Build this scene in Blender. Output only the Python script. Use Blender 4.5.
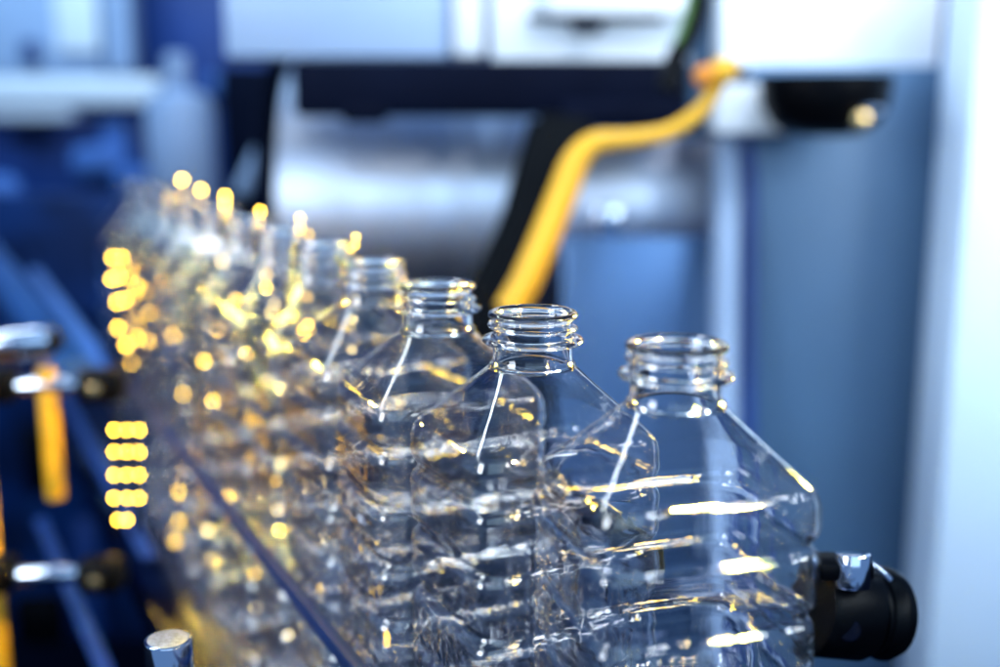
import bpy, bmesh, math, random
from mathutils import Vector, Matrix
random.seed(7)
R = math.radians
for o in list(bpy.data.objects): bpy.data.objects.remove(o)
sc = bpy.context.scene
COL = sc.collection

# ------------------------------------------------------------------ camera
F = 1170.0                     # focal length in photo pixels (photo is 1000 wide)
HOR = 97.0
TH = math.atan((333.5 - HOR) / F)
cam_d = bpy.data.cameras.new('camera')
cam = bpy.data.objects.new('camera', cam_d); COL.objects.link(cam)
cam.location = (0, 0, 0); cam.rotation_euler = (R(90) - TH, 0, 0)
cam_d.sensor_width = 36.0; cam_d.lens = F / 1000 * 36
cam_d.clip_start = 0.02; cam_d.clip_end = 60
cam_d.dof.use_dof = True
cam_d.dof.focus_distance = 0.478
cam_d.dof.aperture_fstop = 3.0
sc.camera = cam

def ray(px, py):
    cx = (px - 500) / F; cy = -(py - 333.5) / F
    return Vector((cx, math.cos(TH) + cy * math.sin(TH), -math.sin(TH) + cy * math.cos(TH)))
def P(px, py, D): return ray(px, py) * D

# ------------------------------------------------------------------ world and lamps
w = bpy.data.worlds.new('World'); sc.world = w; w.use_nodes = True
bg = w.node_tree.nodes['Background']
bg.inputs[0].default_value = (0.27, 0.52, 1.0, 1); bg.inputs[1].default_value = 0.46

def area(name, loc, target, sx, sy, power, color, spread=180):
    l = bpy.data.lights.new(name, 'AREA'); l.shape = 'RECTANGLE'; l.size = sx; l.size_y = sy
    l.energy = power; l.color = color; l.spread = R(spread)
    o = bpy.data.objects.new(name, l); COL.objects.link(o); o.location = loc
    d = Vector(target) - Vector(loc); o.rotation_euler = d.to_track_quat('-Z', 'Y').to_euler()
    return o
COOL = (0.52, 0.77, 1.0)
WARM = (1.0, 0.63, 0.06)
area('front_softbox', (0.2, -1.4, 0.9), (0.3, 1.5, -0.1), 2.2, 1.4, 15, COOL)
area('back_softbox', (0.2, 0.75, 1.5), (0.3, 1.6, 0.1), 1.6, 0.3, 3.5, COOL, 120)
area('left_softbox', (-1.0, 1.95, 1.3), (-1.0, 3.0, 0.1), 1.0, 0.5, 11, COOL, 120)
area('side_softbox', (-1.1, 0.0, 0.25), (-0.1, 0.7, -0.2), 0.5, 0.5, 4, (0.8, 0.9, 1.0), 90)
area('drum_lamp', (0.38, 0.95, 0.75), (0.05, 1.6, 0.0), 0.6, 0.12, 4, (0.9, 0.93, 1.0), 110)  # added to brighten the upper band of the drum
area('column_lamp', (0.95, 0.55, 0.25), (0.72, 1.4, -0.1), 0.4, 0.5, 2.6, (0.78, 0.91, 1.0), 80)  # added to brighten the right-hand column
for k in (-2, -1, 0, 1, 2):      # short strips added at the right front for broken rib highlights, in two rows
    area('tube_lamp', (0.83 - 0.09 * k, -0.05 - 0.15 * k, 0.52), (0.0, 0.5, -0.15), 0.10, 0.045, 0.62, (0.78, 0.91, 1.0))
    area('tube_lamp', (0.73 - 0.08 * k, -0.02 - 0.13 * k, 0.20), (0.0, 0.5, -0.15), 0.08, 0.028, 0.34, (0.78, 0.91, 1.0))
area('tube_lamp', (-0.85, 1.03, 0.75), (0, 0.5, -0.15), 0.9, 0.05, 4, (0.78, 0.91, 1.0))  # strip added to brighten the left edges of the bottles
area('tube_lamp', (-0.9, 0.3, 0.5), (-0.1, 0.7, -0.15), 0.9, 0.05, 1.3, (0.78, 0.91, 1.0))

# small warm lights added for yellow glints, all outside the frame, low beside the line and aimed straight at the queue
WL = [((0.45, 0.02, 0.06), (0.03, 0.44, -0.14), 0.4), ((0.62, 0.28, 0.10), (-0.03, 0.58, -0.16), 1.0), ((0.72, 0.48, 0.12), (-0.12, 0.74, -0.16), 0.4),
      ((0.58, 0.10, 0.18), (-0.20, 0.90, -0.18), 0.25), ((0.80, 0.60, 0.16), (-0.30, 1.10, -0.18), 0.25),
      ((-0.56, 0.86, 0.10), (0.0, 0.50, -0.15), 0.7), ((-0.72, 1.15, 0.12), (-0.08, 0.66, -0.16), 0.35), ((-0.92, 1.50, 0.14), (-0.20, 0.90, -0.18), 0.2),
      ((0.43, 0.76, -0.02), (0.04, 0.44, -0.10), 1.2), ((0.50, 0.95, 0.0), (-0.01, 0.52, -0.10), 1.0),
      ((0.52, 0.95, 0.14), (-0.02, 0.56, -0.12), 0.8), ((0.66, 1.30, 0.16), (-0.15, 0.82, -0.12), 0.18), ((0.80, 1.60, 0.20), (-0.28, 1.08, -0.12), 0.12)]
for p_, q_, e in WL:
    area('warm_lamp', p_, q_, 0.03, 0.03, e, WARM, 22)
area('warm_lamp', (0.33, 0.14, 0.15), (0.06, 0.41, -0.10), 0.035, 0.035, 2.2, WARM, 22)

sc.view_settings.view_transform = 'Standard'; sc.view_settings.look = 'None'
sc.view_settings.exposure = 0.22; sc.view_settings.gamma = 1
sc.render.engine = 'CYCLES'
cy = sc.cycles
cy.max_bounces = 32; cy.transmission_bounces = 28; cy.transparent_max_bounces = 96
cy.glossy_bounces = 6; cy.diffuse_bounces = 3
cy.sample_clamp_indirect = 60; cy.sample_clamp_direct = 0
cy.use_denoising = True
cy.blur_glossy = 0.3
cy.caustics_reflective = True; cy.caustics_refractive = True

# ------------------------------------------------------------------ materials
def mat(name, col, rough=0.5, metal=0.0, noise=0.0, nscale=20, bump=0.0, bscale=60, aniso=0, coat=0, spec=0.5, col2=None, stretch=(1, 1, 1)):
    m = bpy.data.materials.new(name); m.use_nodes = True
    nt = m.node_tree; b = nt.nodes['Principled BSDF']
    b.inputs['Base Color'].default_value = (*col, 1); b.inputs['Roughness'].default_value = rough
    b.inputs['Metallic'].default_value = metal
    b.inputs['Specular IOR Level'].default_value = spec
    if coat: b.inputs['Coat Weight'].default_value = coat
    tc = nt.nodes.new('ShaderNodeTexCoord'); mp = nt.nodes.new('ShaderNodeMapping')
    mp.inputs['Scale'].default_value = stretch
    nt.links.new(tc.outputs['Object'], mp.inputs[0])
    if noise:
        n = nt.nodes.new('ShaderNodeTexNoise'); n.inputs['Scale'].default_value = nscale; n.inputs['Detail'].default_value = 6
        nt.links.new(mp.outputs[0], n.inputs[0])
        cr = nt.nodes.new('ShaderNodeMix'); cr.data_type = 'RGBA'
        c2 = col2 or tuple(c * (1 - noise) for c in col)
        cr.inputs['A'].default_value = (*col, 1); cr.inputs['B'].default_value = (*c2, 1)
        ma = nt.nodes.new('ShaderNodeMapRange'); ma.inputs['From Min'].default_value = 0.35; ma.inputs['From Max'].default_value = 0.65
        nt.links.new(n.outputs[0], ma.inputs[0]); nt.links.new(ma.outputs[0], cr.inputs['Factor'])
        nt.links.new(cr.outputs['Result'], b.inputs['Base Color'])
        mr = nt.nodes.new('ShaderNodeMapRange'); mr.inputs['To Min'].default_value = rough * 0.8; mr.inputs['To Max'].default_value = min(1, rough * 1.3)
        nt.links.new(n.outputs[0], mr.inputs[0]); nt.links.new(mr.outputs[0], b.inputs['Roughness'])
    if bump:
        n2 = nt.nodes.new('ShaderNodeTexNoise'); n2.inputs['Scale'].default_value = bscale
        nt.links.new(mp.outputs[0], n2.inputs[0])
        bp = nt.nodes.new('ShaderNodeBump'); bp.inputs['Strength'].default_value = bump; bp.inputs['Distance'].default_value = 0.001
        nt.links.new(n2.outputs[0], bp.inputs['Height']); nt.links.new(bp.outputs[0], b.inputs['Normal'])
    return m

def glass_mat(name, bump=0.25):
    m = bpy.data.materials.new(name); m.use_nodes = True
    nt = m.node_tree; b = nt.nodes['Principled BSDF']
    b.inputs['Base Color'].default_value = (0.985, 0.99, 1.0, 1)
    b.inputs['Roughness'].default_value = 0.02; b.inputs['IOR'].default_value = 1.5
    b.inputs['Transmission Weight'].default_value = 1.0
    tc = nt.nodes.new('ShaderNodeTexCoord'); mp = nt.nodes.new('ShaderNodeMapping')
    mp.inputs['Scale'].default_value = (1, 1, 0.35)
    nt.links.new(tc.outputs['Object'], mp.inputs[0])
    n = nt.nodes.new('ShaderNodeTexNoise'); n.inputs['Scale'].default_value = 130; n.inputs['Detail'].default_value = 2
    nt.links.new(mp.outputs[0], n.inputs[0])
    bp = nt.nodes.new('ShaderNodeBump'); bp.inputs['Strength'].default_value = bump; bp.inputs['Distance'].default_value = 0.0006
    nt.links.new(n.outputs[0], bp.inputs['Height']); nt.links.new(bp.outputs[0], b.inputs['Normal'])
    return m

def film_mat(name, rough=0.06, boost=1.9, bump=0.5, refr=0.0):
    # thin clear plastic wall: what lies behind passes straight through, both faces of the wall reflect
    m = bpy.data.materials.new(name); m.use_nodes = True
    nt = m.node_tree; nt.nodes.remove(nt.nodes['Principled BSDF'])
    out = nt.nodes['Material Output']
    tr = nt.nodes.new('ShaderNodeBsdfTransparent'); tr.inputs[0].default_value = (0.97, 0.975, 0.985, 1)
    gl = nt.nodes.new('ShaderNodeBsdfGlossy'); gl.inputs['Roughness'].default_value = rough
    df = nt.nodes.new('ShaderNodeBsdfRefraction'); df.inputs['IOR'].default_value = 1.13; df.inputs['Roughness'].default_value = 0.0
    fr = nt.nodes.new('ShaderNodeFresnel'); fr.inputs[0].default_value = 1.5
    ge = nt.nodes.new('ShaderNodeNewGeometry'); mi = nt.nodes.new('ShaderNodeMapRange')     # a thin wall reflects alike from both faces
    mi.inputs['To Min'].default_value = 1.5; mi.inputs['To Max'].default_value = 1 / 1.5
    nt.links.new(ge.outputs['Backfacing'], mi.inputs[0]); nt.links.new(mi.outputs[0], fr.inputs[0])
    mu = nt.nodes.new('ShaderNodeMath'); mu.operation = 'MULTIPLY'; mu.inputs[1].default_value = boost; mu.use_clamp = True
    nt.links.new(fr.outputs[0], mu.inputs[0])
    tc = nt.nodes.new('ShaderNodeTexCoord'); mp = nt.nodes.new('ShaderNodeMapping')
    mp.inputs['Scale'].default_value = (1, 1, 0.4)
    nt.links.new(tc.outputs['Object'], mp.inputs[0])
    n = nt.nodes.new('ShaderNodeTexNoise'); n.inputs['Scale'].default_value = 95; n.inputs['Detail'].default_value = 2
    nt.links.new(mp.outputs[0], n.inputs[0])
    bp = nt.nodes.new('ShaderNodeBump'); bp.inputs['Strength'].default_value = bump; bp.inputs['Distance'].default_value = 0.0008
    nt.links.new(n.outputs[0], bp.inputs['Height'])
    nt.links.new(bp.outputs[0], gl.inputs['Normal']); nt.links.new(bp.outputs[0], fr.inputs['Normal'])
    m0 = nt.nodes.new('ShaderNodeMixShader'); m0.inputs[0].default_value = refr
    nt.links.new(tr.outputs[0], m0.inputs[1]); nt.links.new(df.outputs[0], m0.inputs[2])
    mx = nt.nodes.new('ShaderNodeMixShader')
    nt.links.new(mu.outputs[0], mx.inputs[0]); nt.links.new(m0.outputs[0], mx.inputs[1]); nt.links.new(gl.outputs[0], mx.inputs[2])
    nt.links.new(mx.outputs[0], out.inputs[0])
    return m

M = {}
M['pet'] = glass_mat('clear_pet', 0.10)
M['pet_neck'] = glass_mat('clear_pet_neck', 0.12)
M['wall'] = film_mat('clear_pet_near_wall', 0.035, 1.25, 0.3, 0.6)
M['film'] = film_mat('clear_pet_wall', 0.03, 1.8, 0.45, 0)
M['film_neck'] = film_mat('clear_pet_neck_wall', 0.04, 3.2, 0.2, 0)
M['white'] = mat('white_enamel', (0.80, 0.87, 0.93), 0.35, 0, 0.06, 4)
M['bluepanel'] = mat('blue_grey_panel', (0.070, 0.150, 0.27), 0.45, 0, 0.15, 3)
M['navy'] = mat('navy_paint', (0.0012, 0.0035, 0.015), 0.65, 0, 0.3, 6, spec=0.06)
M['deepblue'] = mat('deep_blue_paint', (0.004, 0.045, 0.24), 0.5, 0, 0.35, 5)
M['midblue'] = mat('mid_blue_paint', (0.07, 0.20, 0.58), 0.5, 0, 0.35, 5)
M['black'] = mat('black_plastic', (0.0015, 0.0018, 0.003), 0.35, 0, 0.2, 40, 0.1, 300, spec=0.10)
M['steel'] = mat('brushed_steel', (0.50, 0.53, 0.62), 0.28, 1.0, 0.12, 6, 0.1, 80, stretch=(1, 1, 8))
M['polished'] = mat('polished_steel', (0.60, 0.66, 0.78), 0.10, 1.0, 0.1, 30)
M['bluesteel'] = mat('blue_steel', (0.002, 0.020, 0.10), 0.6, 0.0, 0.2, 30, 0.1, 200, spec=0.12)
M['bed'] = mat('conveyor_steel', (0.10, 0.12, 0.20), 0.12, 1.0, 0.3, 12, 0.1, 60)
M['yellow'] = mat('yellow_hose', (0.95, 0.50, 0.02), 0.35, 0, 0.08, 20)  # yellow highlight of a black pipe put into the colour
M['paleblue'] = mat('pale_blue_enamel', (0.62, 0.77, 0.94), 0.35, 0, 0.05, 4)
M['greyblue'] = mat('grey_blue_enamel', (0.38, 0.52, 0.74), 0.4, 0, 0.1, 5)
M['bright'] = mat('bright_white_pane', (0.85, 0.92, 0.97), 0.3, 0, 0.03, 5)
M['drum'] = mat('satin_drum_steel', (0.80, 0.84, 0.95), 0.34, 1.0, 0.15, 5, 0.15, 40, stretch=(6, 1, 1))
M['plate'] = mat('dull_blue_plate', (0.13, 0.25, 0.48), 0.35, 0.6, 0.25, 4)
M['orange'] = mat('orange_plastic', (0.80, 0.28, 0.02), 0.4)  # orange glow on the pipe end put into the colour
M['amber'] = mat('amber_plastic', (0.80, 0.45, 0.03), 0.25, 0, 0.15, 40)  # yellow light on dark rods put into the colour
M['brass'] = mat('brass', (0.75, 0.50, 0.22), 0.25, 1.0)
M['navyblue'] = mat('navy_blue_casting', (0.004, 0.040, 0.19), 0.5, 0, 0.85, 7, spec=0.2)
M['rail2'] = mat('pale_blue_rail', (0.03, 0.13, 0.40), 0.45, 0.2, 0.2, 8)
M['knurl'] = mat('knurled_steel', (0.55, 0.62, 0.75), 0.35, 1.0, 0.4, 500, 1.0, 1400)
M['green'] = mat('green_cable', (0.05, 0.14, 0.02), 0.4)
M['lilac'] = mat('pale_grey_plastic', (0.34, 0.46, 0.66), 0.5, 0, 0.1, 8)

# ------------------------------------------------------------------ object helpers
def tag(o, label=None, cat=None, group=None, kind=None):
    if label: o['label'] = label
    if cat: o['category'] = cat
    if group: o['group'] = group
    if kind: o['kind'] = kind
    return o
def empty(name, loc, rz=0.0):
    o = bpy.data.objects.new(name, None); COL.objects.link(o); o.location = loc; o.rotation_euler = (0, 0, rz)
    o.empty_display_size = 0.02
    return o
def finish(name, bm, m, parent=None, smooth=True, angle=35):
    bmesh.ops.recalc_face_normals(bm, faces=bm.faces)
    me = bpy.data.meshes.new(name); bm.to_mesh(me); bm.free()
    if smooth:
        me.shade_smooth()
        try: me.set_sharp_from_angle(angle=R(angle))
        except Exception: pass
    me.materials.append(m)
    o = bpy.data.objects.new(name, me); COL.objects.link(o)
    if parent is not None: o.parent = parent
    return o
def add_box(bm, c, s, rot=None, bev=0.0, seg=2):
    t = bmesh.new(); bmesh.ops.create_cube(t, size=1)
    bmesh.ops.scale(t, vec=s, verts=t.verts)
    if bev: bmesh.ops.bevel(t, geom=list(t.edges), offset=bev, segments=seg, affect='EDGES', profile=0.5)
    if rot is not None: bmesh.ops.transform(t, matrix=rot.to_4x4(), verts=t.verts)
    bmesh.ops.translate(t, vec=c, verts=t.verts)
    me = bpy.data.meshes.new('tmp'); t.to_mesh(me); t.free(); bm.from_mesh(me); bpy.data.meshes.remove(me)
def lathe(bm, prof, seg=48, mtx=None, closed=False):
    rings = []
    for r, z in prof:
        rings.append([bm.verts.new((r * math.cos(2 * math.pi * k / seg), r * math.sin(2 * math.pi * k / seg), z)) for k in range(seg)])
    n = len(rings)
    for i in range(n if closed else n - 1):
        a, b = rings[i], rings[(i + 1) % n]
        for k in range(seg):
            bm.faces.new((a[k], a[(k + 1) % seg], b[(k + 1) % seg], b[k]))
    if not closed:
        for rg in (rings[0], rings[-1]): bm.faces.new(rg)
    if mtx is not None: bmesh.ops.transform(bm, matrix=mtx, verts=[v for rg in rings for v in rg])
def axis_mtx(a, b):
    a = Vector(a); b = Vector(b)
    return Matrix.Translation(a) @ (b - a).to_track_quat('Z', 'Y').to_matrix().to_4x4()
def add_cyl(bm, a, b, r, seg=32, bev=0.0):
    L = (Vector(b) - Vector(a)).length; e = bev
    prof = [(r - e, 0), (r - e * .3, e * .3), (r, e), (r, L - e), (r - e * .3, L - e * .3), (r - e, L)] if e else [(r, 0), (r, L)]
    lathe(bm, prof, seg, axis_mtx(a, b))
def smooth_path(pts, n=10):
    out = []
    q = [pts[0]] + list(pts) + [pts[-1]]
    for i in range(1, len(q) - 2):
        p0, p1, p2, p3 = q[i - 1], q[i], q[i + 1], q[i + 2]
        for k in range(n):
            t = k / n
            out.append(0.5 * ((2 * p1) + (p2 - p0) * t + (2 * p0 - 5 * p1 + 4 * p2 - p3) * t * t + (3 * p1 - p0 - 3 * p2 + p3) * t ** 3))
    out.append(q[-2]); return out
def add_tube(bm, pts, rad, seg=20):
    rings = []; up = Vector((0, 1, 0))
    for i, p in enumerate(pts):
        d = (pts[min(i + 1, len(pts) - 1)] - pts[max(i - 1, 0)]).normalized()
        x = d.cross(up).normalized(); y = x.cross(d).normalized()
        r = rad(i / (len(pts) - 1)) if callable(rad) else rad
        rings.append([bm.verts.new(p + x * (r * math.cos(2 * math.pi * k / seg)) + y * (r * math.sin(2 * math.pi * k / seg))) for k in range(seg)])
    for a, b in zip(rings, rings[1:]):
        for k in range(seg): bm.faces.new((a[k], a[(k + 1) % seg], b[(k + 1) % seg], b[k]))
    bm.faces.new(rings[0]); bm.faces.new(rings[-1])
def px_box(name, x0, y0, x1, y1, D, thick, m, parent=None, bev=0.006):
    """box whose front face sits at camera depth D and spans the given extent"""
    c = P((x0 + x1) / 2, (y0 + y1) / 2, D); a = P(x0, (y0 + y1) / 2, D); b = P(x1, (y0 + y1) / 2, D)
    t = P((x0 + x1) / 2, y0, D); u = P((x0 + x1) / 2, y1, D)
    # top and bottom measured on the upright plane through c
    def onplane(py):
        r = ray((x0 + x1) / 2, py); return r * (c.y / r.y)
    zt, zb = onplane(y0).z, onplane(y1).z
    W = b.x - a.x; H = zt - zb
    bm = bmesh.new(); add_box(bm, (0, 0, 0), (W, thick, H), bev=min(bev, thick * .4))
    o = finish(name, bm, m, None)
    o.location = ((a.x + b.x) / 2, c.y + thick / 2, (zt + zb) / 2)
    if parent is not None:
        o.parent = parent; o.location -= parent.location
    return o

# ------------------------------------------------------------------ the bottle
H_BOT = 0.300
def sstep(a, b, x):
    t = max(0.0, min(1.0, (x - a) / (b - a))); return t * t * (3 - 2 * t)
rb = random.Random(3)
PH = [rb.uniform(0, 6.28) for _ in range(40)]
GROOVES = [68 + 26.6 * k for k in range(9)]
def body_half(z):
    """half side of the body in mm at depth z (mm, downward from the rim)"""
    if z < 49: h = 17 + (z - 22) * 0.80
    else:
        t = min(1, (z - 49) / 7.0); h = 38.6 + 1.7 * math.sin(t * math.pi / 2)
    for i, g in enumerate(GROOVES):
        d = abs(z - g)
        dep = 2.3 if i != 2 else 3.2
        wd = 5.0 if i != 2 else 7.0
        if d < wd: h -= dep * 0.5 * (1 + math.cos(math.pi * d / wd))
        elif d < wd + 4: h += 0.35 * math.sin(math.pi * (d - wd) / 4)
    if z > 290: h -= (z - 290) ** 2 * 0.05
    return h
def body_r(th, z, inner):
    s = min(1, (z - 22) / 27)
    h = body_half(z)
    hd = 17 + s * 21.6; dd = 17 + s * 32.9            # flat and diagonal radii both run straight down the shoulder
    p = 1 / (0.5 - math.log2(dd / hd))
    c, sn = abs(math.cos(th)), abs(math.sin(th))
    r = h / (c ** p + sn ** p) ** (1 / p)
    # moulded panel flutes on the lower body, faint sag of the blown wall everywhere
    if z > 125: r += 0.30 * s * math.cos(28 * th) * sstep(125, 135, z)
    k = 0
    wob = 0
    for j in range(6):
        wob += math.sin((3 + 4 * j) * th + PH[k + j]) * math.sin(z * (0.05 + 0.035 * j) + PH[k + 6 + j]) / (1.4 + j)
    r += wob * (0.08 if not inner else 0.10) * (0.25 + 0.75 * sstep(55, 75, z))
    if inner:
        r -= 0.55 + 0.35 * (1 - s) + 0.25 * math.cos(17 * th + PH[33]) * s * 0.12
    return r
def body_mesh(name, m, both, nt=192, dz=1.3):
    bm = bmesh.new()
    zs = []; z = 22.0
    while z < 300: zs.append(z); z += dz if z < 200 else dz * 1.6
    zs.append(300.0)
    def shell(inner):
        out = []
        for z in zs:
            zz = z if not inner else min(z, 298.6)
            ss = min(1, (z - 22) / 27); kx = 1 + 0.065 * ss; ky = 1 - 0.03 * ss      # slightly oblong section
            rr = [body_r(2 * math.pi * k / nt, z, inner) / 1000 for k in range(nt)]
            out.append([bm.verts.new((rr[k] * math.cos(2 * math.pi * k / nt) * kx, rr[k] * math.sin(2 * math.pi * k / nt) * ky, -zz / 1000)) for k in range(nt)])
        for a, b in zip(out, out[1:]):
            for k in range(nt): bm.faces.new((a[k], b[k], b[(k + 1) % nt], a[(k + 1) % nt]))
        return out
    o = shell(False); bm.faces.new(o[-1])
    if both:
        i = shell(True); bm.faces.new(i[-1])
        for k in range(nt): bm.faces.new((o[0][k], o[0][(k + 1) % nt], i[0][(k + 1) % nt], i[0][k]))
    bmesh.ops.recalc_face_normals(bm, faces=bm.faces)
    me = bpy.data.meshes.new(name); bm.to_mesh(me); bm.free(); me.shade_smooth(); me.materials.append(m)
    return me
NECK_OUT = [(14.6, 0.6), (15.4, 0.0), (17.2, 0.0), (18.1, 0.5), (18.4, 1.3), (18.1, 2.2), (17.0, 2.9), (16.3, 3.4), (16.1, 4.2),
            (16.1, 8.6), (16.2, 9.4), (16.4, 13.2), (16.4, 19.2), (16.8, 20.6), (17.6, 21.3), (17.9, 21.9), (17.5, 22.6)]
NECK_IN = [(16.1, 22.6), (15.4, 21.5), (14.7, 19), (14.3, 15), (14.2, 9), (14.2, 3)]
def neck_mesh(name, m):
    bm = bmesh.new()
    prof = [(r / 1000, -z / 1000) for r, z in NECK_OUT + NECK_IN]
    lathe(bm, prof, 96, None, closed=True)
    bmesh.ops.recalc_face_normals(bm, faces=bm.faces)
    # screw thread: one and a quarter turns of raised bead
    n = 120; pts = []
    for k in range(n + 1):
        t = k / n; a = t * 2 * math.pi * 1.3 + 0.4
        rr = 0.0164 + 0.0012 * min(1, 8 * t, 8 * (1 - t))
        pts.append(Vector((rr * math.cos(a), rr * math.sin(a), -0.0043 - 0.0042 * t)))
    rings = []
    for i, p in enumerate(pts):
        rad = Vector((p.x, p.y, 0)).normalized()
        rings.append([bm.verts.new(p + rad * 0.0010 * math.cos(j * math.pi / 4) + Vector((0, 0, 0.0009 * math.sin(j * math.pi / 4)))) for j in range(8)])
    for a, b in zip(rings, rings[1:]):
        for j in range(8): bm.faces.new((a[j], a[(j + 1) % 8], b[(j + 1) % 8], b[j]))
    bm.faces.new(rings[0]); bm.faces.new(rings[-1])
    bmesh.ops.recalc_face_normals(bm, faces=bm.faces)
    me = bpy.data.meshes.new(name); bm.to_mesh(me); bm.free(); me.shade_smooth(); me.materials.append(m)
    return me
def ring_mesh(name, m):
    bm = bmesh.new()
    prof = [(16.35, 10.0), (18.0, 10.2), (20.2, 10.8), (20.9, 11.5), (20.9, 12.1), (20.2, 12.7), (18.2, 12.9), (16.45, 13.1)]
    lathe(bm, [(r / 1000, -z / 1000) for r, z in prof], 96, None, closed=True)
    bmesh.ops.recalc_face_normals(bm, faces=bm.faces)
    me = bpy.data.meshes.new(name); bm.to_mesh(me); bm.free(); me.shade_smooth(); me.materials.append(m)
    return me
BM = {'glass': (body_mesh('body', M['pet'], True), neck_mesh('neck', M['pet_neck']), ring_mesh('support_ring', M['pet_neck'])),
      'film': (body_mesh('body', M['film'], False), neck_mesh('neck', M['film_neck']), ring_mesh('support_ring', M['film_neck']))}

h_rim = -P(677, 342, 0.416).z
def on_rim(px, py):
    r = ray(px, py); return r * (h_rim / -r.z)
spots = [on_rim(677, 342), on_rim(533, 311), on_rim(437, 283)]
row = Vector((-math.sin(R(26.8)), math.cos(R(26.8)), 0))
for k in range(10):
    spots.append(spots[2] + row * (0.086 * (k + 1)) + Vector((0, 0, 0)))
YAW = [-10, 0, -3, 2, -2, 3, 0, -3, 2, 1, -2, 0, 1]
LABELS = ['clear ribbed plastic bottle nearest the camera, rightmost, its shoulder beside the black clamp',
          'sharpest clear plastic bottle, second from the front, its neck below the yellow hose',
          'clear plastic bottle third from the front, slightly blurred, its neck touching the black arm',
          'clear plastic bottle fourth from the front, directly behind the third one',
          'fifth clear plastic bottle from the front, its rim before the steel drum',
          'sixth clear plastic bottle from the front, blurred, with bright yellow glints on its rim',
          'seventh clear plastic bottle from the front, well blurred, below the left end of the drum',
          'eighth clear plastic bottle from the front, a soft shape of glints and haze',
          'ninth clear plastic bottle from the front, below the leaning dark tube',
          'tenth clear plastic bottle from the front, under the pale canister',
          'eleventh clear plastic bottle from the front, third from the far end of the queue',
          'twelfth clear plastic bottle, second from the far end of the queue',
          'clear plastic bottle at the far end of the queue, leftmost of all and most blurred']
NGLASS = 4
NB = 12
LABELS[11] = LABELS[12]; LABELS[10] = 'eleventh clear plastic bottle from the front, next to last in the queue'
for i in range(NB):
    root = empty('clear_bottle', spots[i] - Vector((0, 0, H_BOT)), R(26.8 + YAW[i]))
    tag(root, LABELS[i], 'bottle', 'clear bottles queued on the conveyor')
    kind = 'glass' if i < NGLASS else 'film'
    for nm, me in zip(('body', 'neck', 'support_ring'), (BM[kind][0], BM['glass'][1], BM['glass'][2])):
        o = bpy.data.objects.new(nm, me); COL.objects.link(o); o.parent = root; o.location = (0, 0, H_BOT)

# ------------------------------------------------------------------ conveyor, rails, brackets
zb = spots[0].z - H_BOT
side = Vector((math.cos(R(26.8)), math.sin(R(26.8)), 0))      # to the right of the row
RR = Matrix.Rotation(R(26.8), 3, 'Z')
A0 = spots[2]
bm = bmesh.new(); add_box(bm, (0, 0, 0), (0.16, 2.6, 0.03), bev=0.004)
cv = finish('conveyor_bed', bm, M['bed']); cv.rotation_euler = (0, 0, R(26.8)); c = A0 + row * 0.45; cv.location = (c.x, c.y, zb - 0.0155)
tag(cv, 'polished steel conveyor bed carrying the row of clear bottles', 'conveyor')

def rail(name, off, z, a, b, sx, sz, m, label, cat, group=None):
    bm = bmesh.new(); add_box(bm, (0, 0, 0), (sx, b - a, sz), bev=min(sx, sz) * 0.3, seg=3)
    o = finish(name, bm, m); o.rotation_euler = (0, 0, R(26.8))
    c = A0 + side * off + row * ((a + b) / 2); o.location = (c.x, c.y, z)
    tag(o, label, cat, group); return o
rail('guide_rail', -0.052, spots[0].z - 0.174, -0.5, 1.9, 0.006, 0.0100, M['bluesteel'], 'slim dark blue guide rail running diagonally in front of the bottles', 'guide rail')

# glowing beads on uprights, added as yellow glints at the queue's far end
em = bpy.data.materials.new('lit_yellow_lamp'); em.use_nodes = True
eb = em.node_tree.nodes['Principled BSDF']; eb.inputs['Base Color'].default_value = (0.8, 0.5, 0.05, 1)
eb.inputs['Emission Color'].default_value = (1.0, 0.58, 0.05, 1); eb.inputs['Emission Strength'].default_value = 60
def glint_board(pts, D, label):
    x = sum(p[0] for p in pts) / len(pts); y = max(p[1] for p in pts)
    e = empty('lamp_column', P(x, y + 12, D)); tag(e, label, 'lamp', 'stacks of small yellow lamps at the far end')
    ys = [p[1] for p in pts]
    for q in (-1, 1):
        bm = bmesh.new(); add_cyl(bm, P(x + q * 9, y + 14, D + .02) - e.location, P(x + q * 9, min(ys) - 8, D + .02) - e.location, 0.0025, 12)
        finish('upright', bm, M['black'], e)  # uprights added only to carry the beads
    for (px_, py_) in pts:
        bm = bmesh.new(); bmesh.ops.create_icosphere(bm, subdivisions=3, radius=1.5 / F * D)
        bmesh.ops.scale(bm, vec=(1, 0.6, 1), verts=bm.verts)
        o = finish('bulb', bm, em, e); o.location = P(px_, py_, D) - e.location
    return e
glint_board([(113, 258), (121, 258), (118, 277), (131, 271), (112, 279), (137, 287), (146, 291), (124, 300), (117, 302), (134, 297),
            (150, 312), (133, 318), (118, 328), (126, 345), (138, 338), (148, 341), (131, 363)], 1.12, 'upper left stack of round glowing yellow lamps against the dark frame')
glint_board([(x + (2 if j == 4 else 0), y) for j, y in enumerate((430, 452, 475, 498, 520)) for x in ((114, 127, 139) if j < 4 else (116, 125))], 0.96,
           'lower stack of glowing yellow lamps in five even rows')
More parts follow.
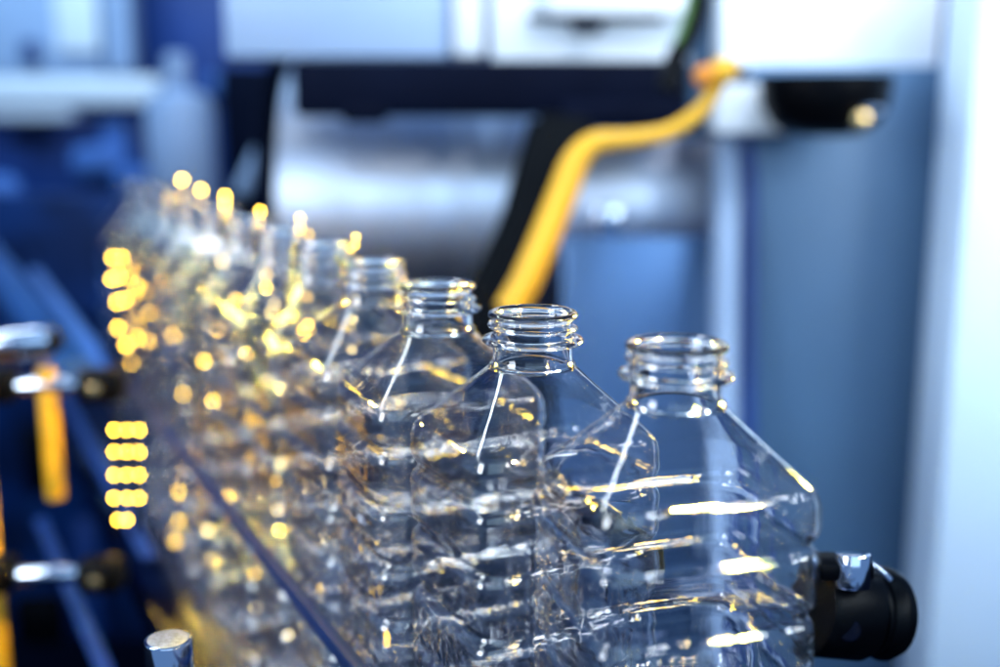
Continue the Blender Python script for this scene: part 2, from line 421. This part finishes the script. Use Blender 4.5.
# strings of glowing beads added as bottle glints, just beyond the queue
XD = [(140, 1.20), (163, 1.1), (183, 1.02), (208, .94), (240, .85), (278, .77), (328, .68), (376, .62), (437, .55), (540, .5)]
def depth_at(x):
    for (a, da), (b, db) in zip(XD, XD[1:]):
        if x <= b: return da + (db - da) * (max(x, a) - a) / (b - a)
    return .5
def glint_mat(strength, pale):  # glow for the beads that stand in for glints
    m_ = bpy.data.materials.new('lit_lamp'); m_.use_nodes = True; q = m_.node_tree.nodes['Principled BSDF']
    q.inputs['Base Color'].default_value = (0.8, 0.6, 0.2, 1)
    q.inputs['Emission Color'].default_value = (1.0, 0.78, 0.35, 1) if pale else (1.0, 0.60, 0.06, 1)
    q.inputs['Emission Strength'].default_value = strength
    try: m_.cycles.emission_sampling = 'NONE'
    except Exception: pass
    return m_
STR = [
 ([(182, 180), (168, 198), (183, 198), (173, 335), (183, 394), (179, 492), (179, 521), (180, 549), (182, 578), (182, 606)], 'leftmost string of small yellow lamps hanging behind the far bottles'),
 ([(201, 190), (204, 361), (213, 401), (208, 530), (211, 560), (213, 591), (213, 622), (215, 653)], 'string of pale yellow lamps just right of the leftmost string'),
 ([(225, 196), (225, 204), (222, 261), (228, 497), (247, 354), (249, 421), (218, 330), (236, 300)], 'string of yellow lamps behind the seventh and eighth bottles'),
 ([(260, 211), (259, 219), (256, 229), (267, 275), (266, 288), (275, 304), (271, 312), (266, 380), (255, 574), (256, 608), (256, 643)], 'string of yellow lamps below the left end of the drum'),
 ([(300, 218), (300, 228), (299, 244), (309, 234), (308, 297), (308, 324), (303, 330), (308, 383), (281, 389), (281, 463), (276, 481), (277, 510), (279, 530), (288, 635)], 'string of yellow lamps left of the fourth bottle neck'),
 ([(356, 237), (355, 245), (351, 249), (352, 318), (352, 349), (334, 366), (358, 383), (314, 481), (316, 539), (320, 590), (330, 640)], 'string of yellow lamps right beside the fourth bottle neck'),
 ([(405, 262), (402, 272), (398, 400), (376, 440), (360, 493), (365, 543), (372, 590), (384, 640)], 'rightmost string of yellow lamps, behind the third bottle')]
rs = random.Random(11)
for k_, (pts_, lab) in enumerate(STR):
    D0 = depth_at(pts_[0][0]) + .05
    e = empty('lamp_string', P(pts_[-1][0], pts_[-1][1], depth_at(pts_[-1][0]) + .05)); tag(e, lab, 'lamp', 'strings of small yellow lamps along the queue')
    P3 = [P(x, y, depth_at(x) + .05) for x, y in sorted(pts_, key=lambda p: p[1])]
    bm = bmesh.new(); add_tube(bm, [p + Vector((0, .004, 0)) - e.location for p in P3], 0.0005, 6); finish('wire', bm, M['pet_neck'], e)  # thread added to link the beads
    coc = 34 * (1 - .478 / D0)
    mats_ = [glint_mat(1.5 * coc * coc / 7.0 * f_, pl_) for f_, pl_ in ((1.0, False), (0.5, True), (0.4, False))]
    for p in P3:
        bm = bmesh.new(); bmesh.ops.create_icosphere(bm, subdivisions=2, radius=rs.uniform(1.1, 1.6) / F * D0)
        hi = p is P3[0] or p is P3[1] or rs.random() < .3
        o = finish('bulb', bm, mats_[0] if hi else mats_[rs.choice((1, 1, 2))], e); o.location = p - e.location

# floor and rear wall
bm = bmesh.new(); add_box(bm, (0, 0, 0), (16, 12, 0.1)); fl = finish('floor', bm, M['navy']); fl.location = (0, 4, -1.2); tag(fl, kind='structure')
bm = bmesh.new(); add_box(bm, (0, 0, 0), (16, 0.1, 6)); wl = finish('rear_wall', bm, M['deepblue']); wl.location = (0, 5.2, 1.0); tag(wl, kind='structure')
# ------------------------------------------------------------------ the machine behind the queue
mach = empty('machine_housing', (0.35, 1.5, zb))
tag(mach, 'large white and blue grey machine housing filling the upper right background', 'machine')
px_box('side_column', 952, -60, 1120, 760, 1.25, 0.10, M['paleblue'], mach, 0.012)
px_box('back_panel', 738, 66, 985, 800, 1.42, 0.05, M['bluepanel'], mach)
px_box('panel_seam', 752, 186, 948, 189, 1.418, 0.004, M['navy'], mach, 0.001)
px_box('access_cover', 762, 150, 812, 184, 1.412, 0.008, M['greyblue'], mach, 0.003)
px_box('upper_cabinet', 722, -80, 946, 70, 1.34, 0.06, M['white'], mach, 0.01)
door = px_box('cabinet_door', 490, -80, 694, 65, 1.36, 0.08, M['white'], mach, 0.01)
px_box('cabinet_door', 452, -80, 484, 57, 1.37, 0.08, M['white'], mach, 0.008)
px_box('cabinet_door', 222, -80, 449, 58, 1.385, 0.08, M['greyblue'], mach, 0.006)
s_ = px_box('door_slot', 528, 14, 664, 22, 1.352, 0.006, M['navy'], None, 0.002)
s2 = px_box('handle', 546, -30, 690, 16, 1.335, 0.02, M['white'], None, 0.006)
s3 = px_box('latch', 572, 20, 602, 32, 1.348, 0.01, M['navy'], None, 0.003)
for q in (s_, s2, s3):
    q.parent = door; q.location = q.location - mach.location - (door.location)
px_box('crossbeam', 292, 60, 690, 117, 1.30, 0.10, M['navy'], mach, 0.008)
px_box('crossbeam_bracket', 560, 100, 688, 130, 1.29, 0.05, M['navy'], mach, 0.008)
px_box('crossbeam_bracket', 340, 104, 385, 124, 1.30, 0.05, M['navy'], mach, 0.008)
px_box('frame_gap', 690, -80, 724, 140, 1.41, 0.03, M['bluepanel'], mach, 0.004)

# black diagonal support arm
def slab(name, pts, D, thick, m, parent=None):
    bm = bmesh.new()
    vs = [bm.verts.new(P(x, y, D)) for x, y in pts]
    f = bm.faces.new(vs)
    r = bmesh.ops.extrude_face_region(bm, geom=[f])
    bmesh.ops.translate(bm, vec=(0, thick, 0), verts=[v for v in r['geom'] if isinstance(v, bmesh.types.BMVert)])
    bmesh.ops.bevel(bm, geom=list(bm.edges), offset=min(0.008, thick * .3), segments=2, affect='EDGES')
    c = sum((v.co for v in bm.verts), Vector()) / len(bm.verts)
    bmesh.ops.translate(bm, vec=-c, verts=bm.verts)
    o = finish(name, bm, m, parent); o.location = c
    return o
arm = slab('support_arm', [(532, 112), (598, 120), (570, 200), (526, 310), (514, 345), (446, 345), (461, 300), (500, 222)], 1.18, 0.05, M['black'])
tag(arm, 'black diagonal support arm descending from the dark crossbeam', 'support arm')

pipe_px = [(722, 72), (714, 92), (697, 114), (668, 132), (630, 139), (596, 143), (577, 160), (562, 196), (544, 240), (524, 285), (508, 312)]  # path of the highlight along a black pipe, modelled in yellow
pts = smooth_path([P(x, y, 1.10) for x, y in pipe_px], 10)
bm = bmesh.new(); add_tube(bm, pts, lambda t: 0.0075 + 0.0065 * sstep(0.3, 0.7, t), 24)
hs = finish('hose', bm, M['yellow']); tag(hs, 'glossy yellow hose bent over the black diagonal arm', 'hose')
bm = bmesh.new(); add_cyl(bm, P(724, 78, 1.10), P(727, 60, 1.10), 0.0125, 24, 0.003)
o = finish('hose_fitting', bm, M['yellow']); o.parent = hs
bm = bmesh.new(); add_cyl(bm, P(704, 80, 1.12), P(703, 68, 1.12), 0.009, 24, 0.003)
o = finish('hose_clip', bm, M['orange']); o.parent = hs
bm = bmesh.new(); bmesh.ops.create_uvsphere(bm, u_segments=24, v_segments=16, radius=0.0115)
o = finish('hose_end_cap', bm, M['yellow'], hs); o.location = P(723, 72, 1.09)  # ball added as the bright spot ending the highlight
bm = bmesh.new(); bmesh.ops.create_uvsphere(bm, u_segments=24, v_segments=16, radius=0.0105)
o = finish('hose_end_cap', bm, M['orange'], hs); o.location = P(705, 76, 1.09)  # second bright spot, also modelled as a ball

# big horizontal steel drum seen between arm and pole
a, b = P(298, 205, 1.75), P(712, 205, 1.75)
bm = bmesh.new(); rad = 0.215
lathe(bm, [(0.02, 0), (rad - .012, 0), (rad, .008), (rad, (b - a).length - .008), (rad - .012, (b - a).length), (0.02, (b - a).length)], 96, axis_mtx(a, b))
dr = finish('steel_drum', bm, M['drum']); tag(dr, 'large polished steel drum lying behind the black arm and yellow hose', 'drum')
bm = bmesh.new(); a2, b2 = P(286, 205, 1.75), P(297, 205, 1.75); add_cyl(bm, a2, b2, rad + .02, 96, 0.006)
o = finish('drum_flange', bm, M['navy']); o.parent = dr
px_box('drum_bracket', 596, 205, 622, 250, 1.48, 0.02, M['polished'], dr, 0.006)  # pale reflection on the drum built as a small polished block

# upright poles right of the drum
bm = bmesh.new(); add_cyl(bm, P(726, 130, 1.36), P(722, 760, 1.36), 0.016, 32)
pl = finish('steel_pole', bm, M['lilac']); tag(pl, 'slim upright steel pole between the steel drum and the blue panel', 'pole')
bm = bmesh.new(); add_cyl(bm, P(751, 136, 1.36), P(746, 760, 1.36), 0.008, 24)
pl = finish('thin_pole', bm, M['deepblue']); tag(pl, 'thin dark blue upright rod beside the steel pole', 'pole')
px = px_box('splash_plate', 560, 236, 742, 800, 1.50, 0.02, M['plate']); tag(px, 'dull blue metal plate standing under the steel drum behind the front bottles', 'plate')

# tray and dark hopper under the upper cabinet
t = px_box('tray', 716, 84, 808, 134, 1.28, 0.06, M['white']); tag(t, 'pale blue tray beneath the upper cabinet, left of the dark hopper', 'tray')
hop = empty('hopper', P(825, 92, 1.24)); tag(hop, 'dark bowl shaped hopper hanging under the upper white cabinet', 'hopper')
bm = bmesh.new(); lathe(bm, [(0.02, -.046), (0.040, -.044), (0.056, -.032), (0.066, -.014), (0.069, 0.010), (0.069, 0.018)], 48)
o = finish('bowl', bm, M['black'], hop)
bm = bmesh.new(); add_cyl(bm, (0.02, -0.052, -0.028), (0.02, -0.070, -0.028), 0.009, 20, 0.002)
finish('bolt', bm, M['brass'], hop)  # brass stud added as the tan glint on the bowl
bm = bmesh.new(); add_tube(bm, [Vector((0.045 * math.cos(a) + .01, -.05 * math.sin(a) - .012, -0.018)) for a in [R(x) for x in range(10, 80, 8)]], 0.004, 12)
finish('lip', bm, M['polished'], hop)
bm = bmesh.new(); add_tube(bm, smooth_path([P(704, -40, 1.2), P(700, 0, 1.2), P(692, 30, 1.2), P(676, 58, 1.2), P(668, 90, 1.2)], 8), 0.011, 16)
o = finish('cable', bm, M['black']); tag(o, 'thick black cable running down beside the white cabinet door', 'cable')
bm = bmesh.new(); add_tube(bm, smooth_path([P(694, -40, 1.19), P(690, 0, 1.19), P(683, 26, 1.19), P(676, 44, 1.19)], 8), 0.004, 16)
o = finish('thin_cable', bm, M['green']); tag(o, 'thin dark green cable running along the black cable', 'cable')

# ---------------- machinery far back on the left
f = empty('left_machine', (-1.2, 3.0, zb)); tag(f, 'blurred pale and blue machine body in the upper left background', 'machine')
px_box('top_cover', -60, 76, 158, 108, 2.6, 0.25, M['white'], f, 0.02)
px_box('top_cover', -60, 100, 74, 122, 2.62, 0.25, M['white'], f, 0.02)
px_box('rear_cabinet', -60, -60, 100, 78, 3.0, 0.3, M['greyblue'], f, 0.02)
px_box('window_pane', 52, -60, 96, 52, 2.97, 0.02, M['bright'], f, 0.006)
px_box('cabinet_pillar', 102, -60, 128, 74, 2.95, 0.1, M['lilac'], f, 0.01)
px_box('body_panel', -60, 118, 150, 215, 2.7, 0.3, M['deepblue'], f, 0.02)
px_box('body_panel', 100, 122, 126, 160, 2.66, 0.05, M['midblue'], f, 0.01)
px_box('soft_cover', 66, 146, 126, 180, 2.62, 0.08, M['midblue'], f, 0.03)
px_box('soft_cover', 110, 168, 150, 200, 2.60, 0.08, M['midblue'], f, 0.03)
px_box('body_panel', -60, 176, 14, 230, 2.58, 0.08, M['midblue'], f, 0.03)
px_box('vent_strip', 10, 130, 46, 142, 2.64, 0.05, M['navy'], f, 0.01)
px_box('vent_strip', 60, 196, 104, 206, 2.56, 0.05, M['navy'], f, 0.01)
px_box('hinge', 20, 40, 34, 62, 2.96, 0.05, M['deepblue'], f, 0.01)
k = empty('tall_cabinet', (-0.7, 3.2, zb)); tag(k, 'tall deep blue cabinet behind the pale canister', 'cabinet')
px_box('cabinet_body', 128, -60, 300, 300, 3.2, 0.3, M['deepblue'], k, 0.02)
px_box('door_panel', 140, 0, 166, 66, 3.17, 0.03, M['midblue'], k, 0.01)
px_box('door_panel', 204, 20, 214, 48, 3.17, 0.03, M['white'], k, 0.004)
px_box('dark_door', 222, 66, 292, 260, 3.16, 0.03, M['navy'], k, 0.01)
px_box('door_panel', 206, 74, 232, 94, 3.14, 0.03, M['midblue'], k, 0.01)
# pale canister
cz = P(183, 185, 2.3)
cn = empty('canister', cz); tag(cn, 'pale grey canister with a narrow neck behind the far bottles', 'canister')
sc1 = 2.3 / F
bm = bmesh.new(); lathe(bm, [(.02, -.06), (30 * sc1, -.06), (33 * sc1, -.05), (33 * sc1, 76 * sc1), (28 * sc1, 88 * sc1), (13 * sc1, 93 * sc1)], 48); finish('canister_body', bm, M['lilac'], cn)
bm = bmesh.new(); add_cyl(bm, (0, 0, 92 * sc1), (0, 0, 128 * sc1), 12 * sc1, 32, .006); finish('canister_neck', bm, M['lilac'], cn)
# leaning tube
lt = empty('leaning_tube', P(240, 205, 1.9)); tag(lt, 'dark leaning tube with a grey end, left of the steel drum', 'tube')
bm = bmesh.new(); add_cyl(bm, Vector((0, 0, 0)), P(272, 140, 1.9) - P(240, 205, 1.9), 0.022, 24, .006); finish('tube', bm, M['black'], lt)
bm = bmesh.new(); add_cyl(bm, P(262, 150, 1.86) - P(240, 205, 1.9), P(240, 196, 1.86) - P(240, 205, 1.9), 0.014, 24, .006); finish('tube_sleeve', bm, M['greyblue'], lt)

# dark framework at the left
lf = empty('navy_casting', (-0.9, 2.0, zb)); tag(lf, 'dark navy machine frame with rounded openings at the left', 'machine frame')
px_box('frame_plate', -60, 196, 140, 640, 2.2, 0.1, M['navyblue'], lf, 0.02)
for (x0, y0, x1, y1) in [(54, 200, 92, 230), (14, 222, 38, 250), (54, 255, 74, 290), (92, 204, 112, 220), (96, 300, 122, 340), (20, 430, 44, 500), (84, 440, 104, 520), (10, 600, 60, 650)]:
    px_box('opening', x0, y0, x1, y1, 2.16, 0.05, M['black'], lf, 0.02)
px_box('rib', 76, 228, 100, 300, 2.17, 0.04, M['deepblue'], lf, 0.012)
px_box('rib', 40, 236, 54, 300, 2.17, 0.04, M['deepblue'], lf, 0.012)
px_box('rib', 74, 520, 96, 640, 2.17, 0.04, M['deepblue'], lf, 0.012)
px_box('rib', 0, 180, 18, 236, 2.17, 0.04, M['midblue'], lf, 0.012)
def beam(name, p, q, D0, D1, wd, m, label, cat, group=None):
    a = P(*p, D0); b = P(*q, D1); bm = bmesh.new(); L = (b - a).length
    add_box(bm, (0, 0, L / 2), (wd, wd * .6, L), bev=wd * .15)
    bmesh.ops.transform(bm, matrix=axis_mtx((0, 0, 0), b - a), verts=bm.verts)
    o = finish(name, bm, m); o.location = a; tag(o, label, cat, group); return o
beam('side_rail', (-20, 250), (75, 372), 1.9, 1.35, 0.05, M['rail2'], 'wide pale blue rail end at the left edge above the silver knob', 'rail')
beam('side_rail', (34, 272), (112, 376), 1.5, 1.15, 0.016, M['midblue'], 'slender mid blue rail running down to the black clamp left of the bottles', 'rail')
beam('side_rail', (40, 520), (118, 700), 1.1, 0.85, 0.012, M['deepblue'], 'blue rail crossing the bottom left corner behind the threaded post', 'rail')
beam('side_rail', (64, 395), (150, 560), 1.3, 1.0, 0.012, M['deepblue'], 'dark blue rail sloping down between the upper and lower clamps', 'rail')

# guide rail holders at the left: upright rod, horizontal pin, two black clamps, twice over
def holder(nm, y, D, label):
    e = empty(nm, P(40, y, D)); tag(e, label, 'clamp', 'rail clamps at the left')
    o0 = e.location
    def cy_(n, p, q, r, m, bev=.001):
        bm = bmesh.new(); add_cyl(bm, P(*p, D) - o0, P(*q, D) - o0, r, 28, bev); return finish(n, bm, m, e)
    cy_('pin', (10, y + 1), (88, y - 1), 0.0075 * D, M['polished'])
    for x0, x1, s in ((-22, 16, 17), (80, 124, 16)):
        bm = bmesh.new(); c = P((x0 + x1) / 2, y, D) - o0
        add_box(bm, c, ((x1 - x0) / F * D, 0.03 * D, 2 * s / F * D), bev=.006 * D, seg=3); b_ = finish('clamp_block', bm, M['black'], e)
        bm = bmesh.new(); add_cyl(bm, c + Vector((0, -.014 * D, 0)), c + Vector((0, -.022 * D, 0)), .006 * D, 16, .001); k_ = finish('clamp_screw', bm, M['brass'], e)
    return e
holder('rail_clamp', 385, 0.95, 'upper left clamp pair joined by a polished horizontal pin')
holder('rail_clamp', 574, 0.90, 'lower left clamp pair joined by a polished horizontal pin')
def rod(x, y0, y1, D, r, m, label):
    bm = bmesh.new(); b = P(x, y1, D); a = P(x, y0, D); a = Vector((b.x, b.y, a.z))
    add_cyl(bm, (0, 0, 0), (0, 0, a.z - b.z), r, 28, .0015); o = finish('upright_rod', bm, m); o.location = b
    tag(o, label, 'rod'); return o
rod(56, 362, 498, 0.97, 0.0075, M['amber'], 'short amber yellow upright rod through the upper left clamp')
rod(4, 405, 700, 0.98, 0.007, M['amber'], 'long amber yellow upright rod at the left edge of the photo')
kn = empty('silver_knob', P(12, 345, 0.92)); tag(kn, 'pale silver knob at the left edge above the upper clamp', 'knob')
bm = bmesh.new(); add_cyl(bm, P(-40, 347, .92) - kn.location, P(54, 341, .92) - kn.location, 0.0125, 32, .004); finish('knob_body', bm, M['polished'], kn)
bm = bmesh.new(); add_cyl(bm, P(56, 341, .92) - kn.location, P(60, 341, .92) - kn.location, 0.008, 24, .001); finish('knob_cap', bm, M['black'], kn)

# knurled post end, nearly sharp
pe = empty('steel_post', P(174, 740, 0.52)); tag(pe, 'short chrome post with a knurled flat top at the bottom left', 'post')
top = P(174, 629, 0.52)
bm = bmesh.new(); add_cyl(bm, (0, 0, 0), (0, 0, top.z - pe.location.z), 0.0103, 64, .0009); finish('post_shaft', bm, M['polished'], pe)
bm = bmesh.new(); add_cyl(bm, (0, 0, top.z - pe.location.z + .00005), (0, 0, top.z - pe.location.z + .0004), 0.0088, 64, .0002); finish('knurled_top', bm, M['knurl'], pe)

# black clamp at the right holding the far guide rail
D = 0.56
ck = empty('rail_clamp', P(860, 615, D)); o0 = ck.location.copy()
tag(ck, 'round black split clamp with a silver bolt right of the nearest bottle', 'clamp')
def rel(x, y, d): return P(x, y, d) - o0
ax = (rel(906, 612, .565) - rel(812, 606, .545))
bm = bmesh.new(); add_cyl(bm, rel(808, 606, .548), rel(864, 612, .556), 0.0230, 64, .004); finish('clamp_body', bm, M['black'], ck)
bm = bmesh.new(); add_cyl(bm, rel(867, 612, .5565), rel(895, 614, .561), 0.0222, 64, .007); finish('clamp_cap', bm, M['black'], ck)
bm = bmesh.new(); add_cyl(bm, rel(863, 612, .556), rel(868, 612, .557), 0.020, 48, .0002); finish('collar', bm, M['black'], ck)
bm = bmesh.new(); add_box(bm, rel(842, 566, .535), (0.026, .018, 0.009), bev=.003); finish('clamp_lug', bm, M['black'], ck)
bm = bmesh.new(); add_cyl(bm, rel(853, 588, .530), rel(853, 553, .530), 0.0080, 32, .0012); finish('hex_bolt', bm, M['polished'], ck)
bm = bmesh.new(); add_cyl(bm, rel(849, 630, .535), rel(849, 630, .5285), 0.0052, 24, .0008); finish('socket_screw', bm, M['navy'], ck)
bm = bmesh.new(); add_tube(bm, [rel(x, y, .545) for x, y in ((868, 563), (876, 567), (884, 574), (890, 580))], 0.0016, 12); finish('spring_clip', bm, M['polished'], ck)
bm = bmesh.new(); add_cyl(bm, rel(640, 592, .70), rel(815, 606, .55), 0.006, 32, .001); finish('clamp_rod', bm, M['polished'], ck)
rail('far_guide_rail', 0.060, spots[0].z - 0.112, -0.10, 1.4, 0.006, 0.012, M['navy'], 'dark guide rail on the far side of the row, seen through the front bottles', 'guide rail')
